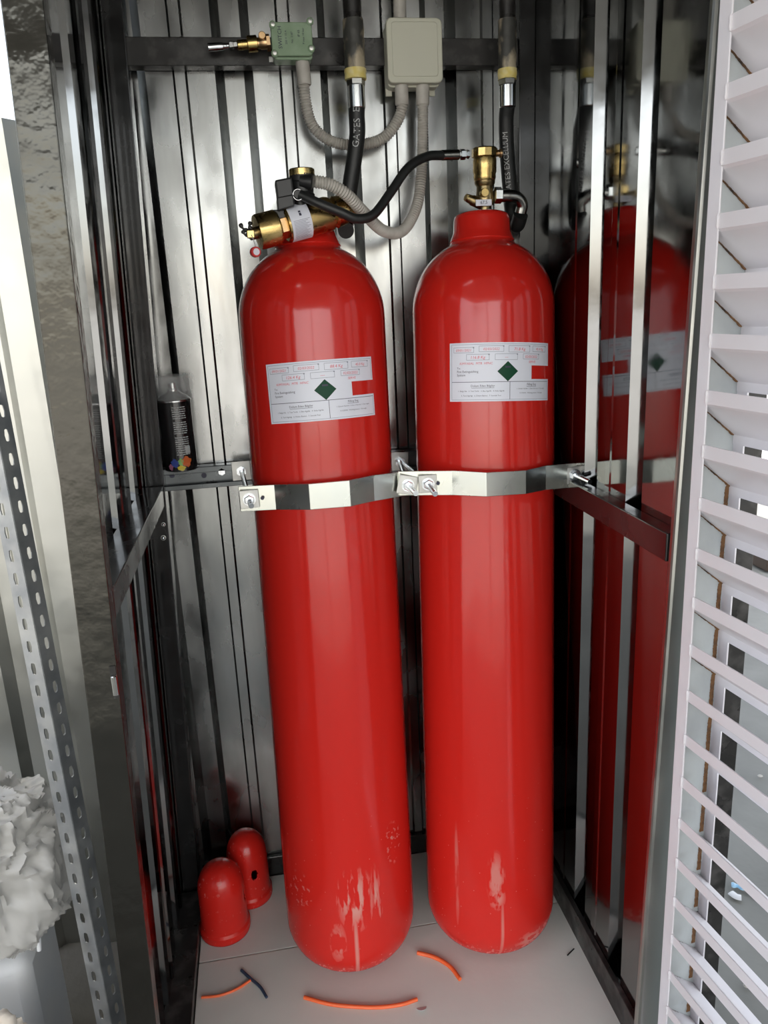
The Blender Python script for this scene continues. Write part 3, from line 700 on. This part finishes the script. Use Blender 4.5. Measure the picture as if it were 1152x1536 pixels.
# thin pilot hose between the valves
ph = thing('pilot_hose', 'thin black S-shaped hose linking the coil to the right brass valve', 'hose', at(560,330,1.37))
P = spline([at(450,292,1.378), at(478,305,1.368), at(510,318,1.365), at(535,328,1.37), at(560,322,1.38), at(585,290,1.40), at(612,252,1.42), at(640,235,1.44), at(664,233,1.455)], 10)
obj('hose', MB().tube(P, .0080, 16), RUBBER, ph, 60)
f0 = at(661,233,1.455); f1 = at(688,232,1.462); d = f1-f0
obj('ferrule', MB().lathe(f0, d, [(0,.0068),(.001,.0088),(d.length-.001,.0088),(d.length,.006)], 24), STEEL, ph, 40)
obj('hex_nut', MB().lathe(f1, d, [(0,.006),(.002,.006),(.003,.0092),(.012,.0092),(.013,.006),(.015,.006),(.016,.0078),(.020,.0078)], 6), HEX, ph)
obj('end_fitting', MB().lathe(at(447,292,1.385), (0,-1,0), [(-.01,.0075),(.01,.0075)], 16), PLASTB, ph, 40)
# ------------------------------------------------------------------ spray can on the channel
cz_ = ZC1; cc = Vector((at(272,695,1.566).x, 1.566, cz_))
sc = thing('spray_can', 'black spray paint can with clear cap standing on the slotted channel', 'can', cc)
cr = .0325
f = lambda u, v, d=.0004: cc + Vector((math.sin(u/cr)*(cr+d), -math.cos(u/cr)*(cr+d), v))
obj('can_body', MB().lathe(cc, (0,0,1), [(0,cr-.002),(.0015,cr),(.004,cr),(.0045,cr-.0008),(.136,cr-.0008),(.1365,cr)], 48), CANB, sc, 40)
obj('can_rims', MB().lathe(cc, (0,0,1), [(.1365,cr),(.1385,cr+.0004),(.140,cr),(.142,cr-.002),(.149,cr*.72),(.153,cr*.45),(.155,cr*.42),(.156,.012)], 48), CANM, sc, 40)
obj('nozzle', MB().lathe(cc, (0,0,1), [(.154,.0105),(.160,.0105),(.161,.0085),(.172,.0080),(.173,.006)], 24), CANM, sc, 40)
obj('clear_cap', MB().lathe(cc, (0,0,1), [(.1405,cr+.0006),(.185,cr+.0004),(.187,cr-.002),(.1872,.001)], 48, close=False), CLEAR, sc, 40, label='clear plastic cap')
ink = MB()
rr_ = random.Random(3)
for i in range(23):
    if i in (6,13): continue
    v = .126-.0042*i; u = -.003
    while u < .022:
        w = rr_.uniform(.002,.007); u2 = min(u+w, .023)
        ink.add([f(u,v),f(u2,v),f(u2,v+.0019),f(u,v+.0019)], [(0,1,2,3)]); u = u2+.0009
obj('printed_text', ink, WPRINT, sc)
def blob(name, u, v, ru, rv_, colr, lab=None):
    n = 14; vs = [f(u+ru*math.cos(2*PI*i/n)*(1+.2*math.sin(i*2.3)), v+rv_*math.sin(2*PI*i/n)*(1+.2*math.cos(i*1.7)), .0007) for i in range(n)]
    obj(name, MB().add(vs, [tuple(range(n))]), mat('can_print_'+name, colr, 0, .4), sc)
blob('orange_splash', .014,.020,.010,.010,(.60,.12,.02)); blob('yellow_splash', .003,.008,.008,.005,(.60,.48,.02))
blob('green_splash', .003,.020,.005,.007,(.18,.40,.08)); blob('blue_splash', -.009,.018,.008,.008,(.04,.07,.30)); blob('purple_splash', -.018,.010,.005,.006,(.35,.12,.20))
obj('bar_code', MB().add([f(.014,.036,.0007),f(.024,.036,.0007),f(.024,.050,.0007),f(.014,.050,.0007)], [(0,1,2,3)]), WPRINT, sc)
# ------------------------------------------------------------------ red valve caps on the floor
def valve_cap(label, x, y, r, h, hole):
    c = Vector((x,y,FZ)); t = thing('valve_guard_cap', label, 'cap', c, 'red dome caps on the floor')
    prof = [(0,r),(.004,r+.001),(.018,r+.001),(.022,r-.003)]
    for k in range(0,13):
        a = k/12*PI/2; prof.append((h-.062+.062*math.sin(a), max(.004,(r-.004)*math.cos(a)**.8)))
    rp = red_paint('red_enamel_cap', [((-.02,-.05,h-.03),(.04,.05,.03),.5,90,(1,1,1),.60), ((0,-.05,.05),(.05,.05,.05),.3,110,(1,1,1),.64)])
    # shell with a real side hole: leave out faces around it
    N_ = 128; vs = []; fs = []; dens = []
    for (h0,r0),(h1,r1) in zip(prof, prof[1:]):
        n = max(1,int((h1-h0)/.0022))
        for k in range(n): dens.append((h0+(h1-h0)*k/n, r0+(r1-r0)*k/n))
    dens.append(prof[-1])
    for hh_, rr in dens:
        for k in range(N_): a = 2*PI*k/N_; vs.append(c+Vector((rr*math.cos(a), rr*math.sin(a), hh_)))
    for i in range(len(dens)-1):
        for k in range(N_):
            k2 = (k+1)%N_; am = 2*PI*(k+.5)/N_; hm = (dens[i][0]+dens[i+1][0])/2
            da = (am-hole+PI)%(2*PI)-PI
            if (da*r/.0085)**2+((hm-(h-.085))/.013)**2 < 1: continue
            fs.append((i*N_+k, i*N_+k2, (i+1)*N_+k2, (i+1)*N_+k))
    fs.append(tuple((len(dens)-1)*N_+k for k in range(N_)))
    o = obj('dome', MB().add(vs,fs), rp, t, 50); s = o.modifiers.new('t','SOLIDIFY'); s.thickness = .003; s.offset = -1
    return t
valve_cap('red dome cap on the floor nearer the front left', -.172, 1.452, .054, .170, -.15)
valve_cap('red dome cap behind the other one against the back wall, hole at its side', -.117, 1.543, .050, .170, -PI/2+.35)
# ------------------------------------------------------------------ scraps on the floor
def onfloor(px, py, z=FZ, lift=.003):
    r = _ray(px,py); k = (z+lift-H)/r.z; return Vector((r.x*k, r.y*k, z+lift))
def scrap(name, label, cat, pts, r, m, n=10, grp=None):
    P = spline([onfloor(*p, FZ, r) for p in pts], 8)
    o = obj(name, MB().tube(P, r, n), m, None, 60); return tag(o, label, cat, grp)
scrap('plastic_tube', 'orange tube offcut curving right of the left cylinder foot', 'tube', [(626,1429),(652,1436),(675,1450),(690,1469)], .0042, ORANGE, grp='orange tube offcuts')
scrap('plastic_tube', 'long orange tube offcut in front of the left cylinder', 'tube', [(456,1496),(500,1507),(560,1511),(600,1507),(626,1499)], .0037, ORANGE, grp='orange tube offcuts')
scrap('plastic_tube', 'short orange tube offcut in the left floor corner', 'tube', [(302,1496),(330,1493),(356,1483),(376,1470)], .0026, ORANGE, grp='orange tube offcuts')
scrap('wire_clip', 'dark blue twisted wire clip touching the short orange offcut', 'wire', [(362,1455),(376,1468),(390,1480),(400,1496)], .0030, NAVY)
scrap('metal_sliver', 'small dark sliver on the floor near the right rail', 'sliver', [(851,1433),(861,1423)], .0014, PLASTB, 6)
c = onfloor(633,1515,FZ,0); vs = [c+Vector((.010*math.cos(PI*i/10), .005-.015*math.sin(PI*i/10)*.8, .001+.005*math.sin(PI*i/10))) for i in range(11)]
o = obj('plastic_flake', MB().add(vs+[v+Vector((0,0,.0008)) for v in vs], [tuple(range(11)), tuple(range(21,10,-1))]+[(i,(i+1)%11,11+(i+1)%11,11+i) for i in range(11)]), PLASW)
tag(o, 'white half-round plastic flake at the front of the floor', 'flake')
# ------------------------------------------------------------------ louvred white door, open towards the lens
U = Vector((.13,-.99,0)).normalized(); NV = Vector((-U.y, U.x, 0))   # along the leaf, and outward
C0 = Vector((.5585,.920,0)); DW = .62; TD = .062
dr = root_struct('door_1', 'white louvred steel door swung open to the right')
def dbox(s0, s1, t0, t1, z0, z1):
    return MB().hexa([C0+U*s+NV*t+Vector((0,0,z0)) for s,t in ((s0,t0),(s1,t0),(s1,t1),(s0,t1))],
                     [C0+U*s+NV*t+Vector((0,0,z1)) for s,t in ((s0,t0),(s1,t0),(s1,t1),(s0,t1))])
DZ0, DZ1 = .06, 2.0
for nm, s0, s1, w in (('hinge_stile',0,.021,0), ('lock_stile',DW-.021,DW,DW-.0025)):
    obj(nm, dbox(s0,s1,0,.0025,DZ0,DZ1), WHITE, dr, bevel=.0008)
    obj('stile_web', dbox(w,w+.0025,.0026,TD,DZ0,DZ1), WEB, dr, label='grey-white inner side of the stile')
    obj('outer_flange', dbox(s0,s1,TD,TD+.0025,DZ0,DZ1), WHITE, dr)
for z0, z1 in ((DZ0,DZ0+.04), (DZ1-.04,DZ1)): obj('cross_rail', dbox(.0215,DW-.0215,.0,TD,z0,z1), WHITE, dr, bevel=.001)
def dp(s, t, z): return C0+U*s+NV*t+Vector((0,0,z))
# one blade, shared mesh
def blade_mesh(z):
    prof = [(0,0),(0,-.0172),(.0036,-.0208),(TD-.002,-.0175-.047),(TD-.002,-.0175-.047-.0125)]
    th = .0016; s0, s1 = .0035, DW-.0035; V = []; F = []
    prof2 = [(t+th, zz_+ (.0008 if i in (1,2,3) else 0)) for i,(t,zz_) in enumerate(prof)]
    ns = len(prof)
    lip = (.0213, DW-.0213)
    for e, s in enumerate((s0, s1)):
        for i, (t, zz_) in enumerate(prof): V.append(dp(lip[e] if i < 2 else s, t, zz_)-C0)
        for i, (t, zz_) in enumerate(prof2): V.append(dp(lip[e] if i < 2 else s, t, zz_)-C0)
    a, b = ns, 2*ns
    for i in range(ns-1):
        F += [(i,i+1,b+i+1,b+i), (a+i,b+a+i,b+a+i+1,a+i+1), (i,a+i,a+i+1,i+1), (b+i,b+i+1,b+a+i+1,b+a+i)]
    F += [(0,b,b+a,a), (ns-1,a+ns-1,b+a+ns-1,b+ns-1)]
    return MB().add(V,F)
bm_ = bpy.data.meshes.new('louvre_blade'); b_ = blade_mesh(0); bm_.from_pydata([tuple(v) for v in b_.v], [], b_.f); bm_.materials.append(WHITE)
wm_ = bpy.data.meshes.new('weld_rust'); w_ = MB()
rq = random.Random(5)
# rust lines where a blade meets the stile web, and the drip on the web below
for i in range(34):
    t = TD*(.04+.94*i/34); zz_ = -.0178-.047*(i/34); s = .0022+rq.uniform(0,.0008); w = .0010+.0014*rq.random()*(i/34+.3)
    c = dp(.0030,t,zz_)-C0-Vector((0,0,.001))
    w_.add([c+U*s+NV*.0016*k1+Vector((0,0,w*k2)) for k1,k2 in ((-1,.2),(0,-1),(1,.2),(0,1))]+[c-NV*.0016, c-Vector((0,0,w)), c+NV*.0016, c+Vector((0,0,w))],
           [(0,1,2,3),(0,4,5,1),(1,5,6,2),(2,6,7,3),(3,7,4,0)])
wm_.from_pydata([tuple(v) for v in w_.v], [], w_.f); wm_.materials.append(RUST)
dm_ = bpy.data.meshes.new('rust_drip'); w_ = MB()
V = []; n = 30
for i in range(n+1):
    z = -.062-.060*i/n; e = .0062*(.55+.45*math.sin(min(1,i/6)*PI/2))
    V += [dp(.0030,TD-.002-e-.0012*rq.random(),z)-C0, dp(.0030,TD-.0022+.0006*rq.random(),z)-C0]
w_.add(V, [(2*i,2*i+1,2*i+3,2*i+2) for i in range(n)])
dm_.from_pydata([tuple(v) for v in w_.v], [], w_.f); dm_.materials.append(RUST)
for k in range(-8, 17+5):
    z = H-.126-.0700*(k)
    if z > 1.99 or z < .19: continue
    o = bpy.data.objects.new('louvre_blade', bm_); COL.objects.link(o); o.parent = dr; o.location = C0+Vector((0,0,z))
    o2 = bpy.data.objects.new('weld_rust', wm_); COL.objects.link(o2); o2.parent = o
    if k > 0:
        o3 = bpy.data.objects.new('rust_drip', dm_); COL.objects.link(o3); o3.parent = o
    o4 = obj('weld_bead', MB().lathe(C0+U*.021+NV*-.0006+Vector((0,0,z-.017)), (0,0,1), [(0,.0012),(.003,.0024),(.008,.0019),(.014,.0025),(.017,.0012)], 8), WHITE, o, 60)
# ------------------------------------------------------------------ beyond the door
pc = at(1094,1100,1.02)
o = obj('steel_post', MB().box((pc.x-.0165,1.02,0), (pc.x+.0165,1.055,2.2)), BLACKD, None, bevel=.001)
tag(o, 'black steel post standing just outside the louvred door', 'post')
struct(obj('wall_far', MB().box((2.2,5.2,0), (6.0,5.4,2.2)), WHITEW), 'sunlit whitewashed wall beyond the shelter')
o = obj('timber_beam', MB().box((2.45,3.30,0), (4.2,3.46,.13)), WOOD, None, bevel=.01)
tag(o, 'dark brown timber lying on the ground beyond the door', 'timber')
def ong(px, py, lift=.003): return onfloor(px, py, 0, lift)
P = spline([ong(1097,1327), ong(1110,1330), ong(1128,1338), ong(1143,1345)], 6)
w_ = MB().tube(P, lambda i: .008+.002*math.sin(i*1.1), 8)
for v in w_.v: v.z = .002+(v.z-.0)*.35
tag(obj('plastic_strip', w_, BLUEP, None, 60), 'bright blue plastic strip on the ground outside the door', 'strip')
P = spline([ong(1096,1338), ong(1104,1344), ong(1112,1346)], 6); w_ = MB().tube(P, .010, 8)
for v in w_.v: v.z = .001+v.z*.3
tag(obj('plastic_flake', w_, PLASW, None, 60), 'whitish plastic flake beside the blue strip outside', 'flake')
def pebble(p, r, label, grp='small stones on the ground', m=PEB, flat=.6):
    mb = MB(); n = 8; V = []
    for i in range(5):
        ph_ = -PI/2+PI*i/4
        for k in range(n):
            a = 2*PI*k/n; q = 1+.3*noise.noise(Vector((p.x*50+i, p.y*50+k, 0)))
            V.append(p+Vector((r*q*math.cos(ph_)*math.cos(a), r*q*math.cos(ph_)*math.sin(a)*.8, r*flat*(math.sin(ph_)*q+.8))))
    F = [(i*n+k, i*n+(k+1)%n, (i+1)*n+(k+1)%n, (i+1)*n+k) for i in range(4) for k in range(n)]
    o = obj('stone', mb.add(V,F), m, None, 60); return tag(o, label, 'stone', grp)
def ong2(px, py): 
    p = onfloor(px,py,.014,0); return p
for px, py, r, lb in ((117,1404,.011,'pale stone at the foot of the corrugated fence, the largest near it'), (60,1467,.012,'flat pale stone on the dirt beside the white plastic'),
                      (88,1452,.005,'tiny pale stone in the middle of the dirt patch'), (98,1388,.006,'small stone right against the corrugated fence'), (75,1495,.004,'tiny stone lowest on the dirt patch')):
    pebble(ong2(px,py), r, lb)
for px, py, r, lb in ((1120,1480,.008,'small pale chip low outside the door'), (1150,1420,.007,'small pale chip at the frame edge outside the door'), (1140,1165,.008,'pale chip high up on the concrete outside the door')):
    pebble(onfloor(px,py,0,0), r, lb, m=PEB, flat=.4)
# ------------------------------------------------------------------ left outside: corrugated fence, slotted angle, plastic
fx = ribsheet('fence_sheet', GALVO, -1.7, -.28, [-.46-.17*k for k in range(0,8)], .0, H+.335, lambda s, d, z: Vector((s, 1.56-d, z)), depth=.022, w=.018, top=.05, groove=.12)
tag(fx, 'bright corrugated galvanised fence sheet left of the cabinet', 'fence')
for px_, py_, lb_ in ((74,609,'white dot imitating light through a gap at the corrugated fence edge, upper'), (117,973,'white dot imitating light through a gap at the corrugated fence edge, halfway down'), (155,1322,'white dot imitating light through a gap at the corrugated fence edge, lowest')):
    p_ = at(px_, py_, 1.556); sc_ = thing('screw', lb_, 'screw', p_)
    obj('screw_head', MB().lathe(p_, (0,-1,0), [(-.003,.005),(.003,.005),(.005,.002)], 6), PLASW, sc_)  # white disk painted in for light showing through a gap
la = thing('slotted_angle', 'leaning slotted grey steel angle in front of the corrugated fence', 'angle', (0,0,0))
A0 = at(172,1560,1.10); A1 = at(-14,600,1.22)
d = (A1-A0).normalized(); L = (A1-A0).length+.35; A0 = A0-d*((A0.z-.02)/d.z)
def slotface(side, name):
    sdv = Vector(side); sdv = (sdv-d*sdv.dot(d)).normalized(); V = []; F = []; pitch = .0365; w = .031; n = int(1.75/pitch)
    for i in range(n):
        b = A0+d*(pitch*i); o = len(V)
        for (x, y) in ((0,0),(w*.5,0),(w,0),(w,pitch*.5),(w,pitch),(w*.5,pitch),(0,pitch),(0,pitch*.5)): V.append(b+sdv*x+d*y)
        for k in range(8):
            a = -3*PI/4+k*PI/4
            V.append(b+sdv*(w*.55+.0042*math.cos(a)*1.1)+d*(pitch*.5+(.0042*math.sin(a)+(.0055 if math.sin(a) > .1 else -.0055 if math.sin(a) < -.1 else 0))))
        for k in range(8): F.append((o+k, o+(k+1)%8, o+8+(k+1)%8, o+8+k))
    ob = obj(name, MB().add(V,F), ANGLE, la); s = ob.modifiers.new('t','SOLIDIFY'); s.thickness = .0018; s.offset = 0
slotface((.46,.88,0), 'slotted_flange'); slotface((-.88,.46,0), 'slotted_flange')
# white plastic canister with crumpled film over it
cn = thing('plastic_canister', 'white plastic canister at the lower left edge of the picture', 'canister', (-.60,1.22,.015))
def blobmesh(c, sx, sy, sz, fr, amp, seed, n=40, m=28, pw=1.0, crease=0):
    V = []; F = []
    for i in range(m+1):
        th = PI*i/m
        for k in range(n):
            ph_ = 2*PI*k/n; v = Vector((math.sin(th)*math.cos(ph_), math.sin(th)*math.sin(ph_), math.cos(th)))
            v2 = Vector((math.copysign(abs(v.x)**pw,v.x), math.copysign(abs(v.y)**pw,v.y), math.copysign(abs(v.z)**pw,v.z)))
            q = 1+amp*noise.noise(v*fr+Vector((seed,0,0)))
            if crease:
                w3 = v+.25*noise.noise_vector(v*2+Vector((seed,0,0)))
                q += -crease*(abs(noise.noise(w3*fr*2.0))**.7+.5*abs(noise.noise(w3*fr*4.3+Vector((seed,seed,0))))**.7+.22*abs(noise.noise(w3*fr*9))**.8)+crease*.6
            V.append(Vector(c)+Vector((v2.x*sx*q, v2.y*sy*q, v2.z*sz*q)))
    for i in range(m):
        for k in range(n): F.append((i*n+k, (i+1)*n+k, (i+1)*n+(k+1)%n, i*n+(k+1)%n))
    return MB().add(V,F)
pe = at(52,1400,1.17)
cb_ = MB().box((pe.x-.30, 1.165, .012), (pe.x-.020, 1.34, .335)); obj('canister_body', cb_, PLASW, cn, 50, bevel=.022)
obj('seam_rim', MB().tube(spline([at(46,1322,1.16), at(52,1350,1.157), at(57,1390,1.154), at(59,1425,1.152)],8), .004, 8), PLASW, cn, 60)
pe = at(58,1180,1.17)
fm = obj('plastic_bag', blobmesh((pe.x-.14,1.21,.335+.175), .15,.11,.165, 1.5,.25,9, 130, 90, .8, .20), FILM, None, 50)
tag(fm, 'crumpled translucent plastic bag lying over the white canister', 'bag')
sk = obj('beige_sack', blobmesh((at(-25,1510,1.04).x-.030,1.02,.17), .11,.07,.165, 2.0,.25,4, 60, 40, .7, .12), SACK, None, 50)
tag(sk, 'beige creased sack at the bottom left corner in front of the canister', 'sack')
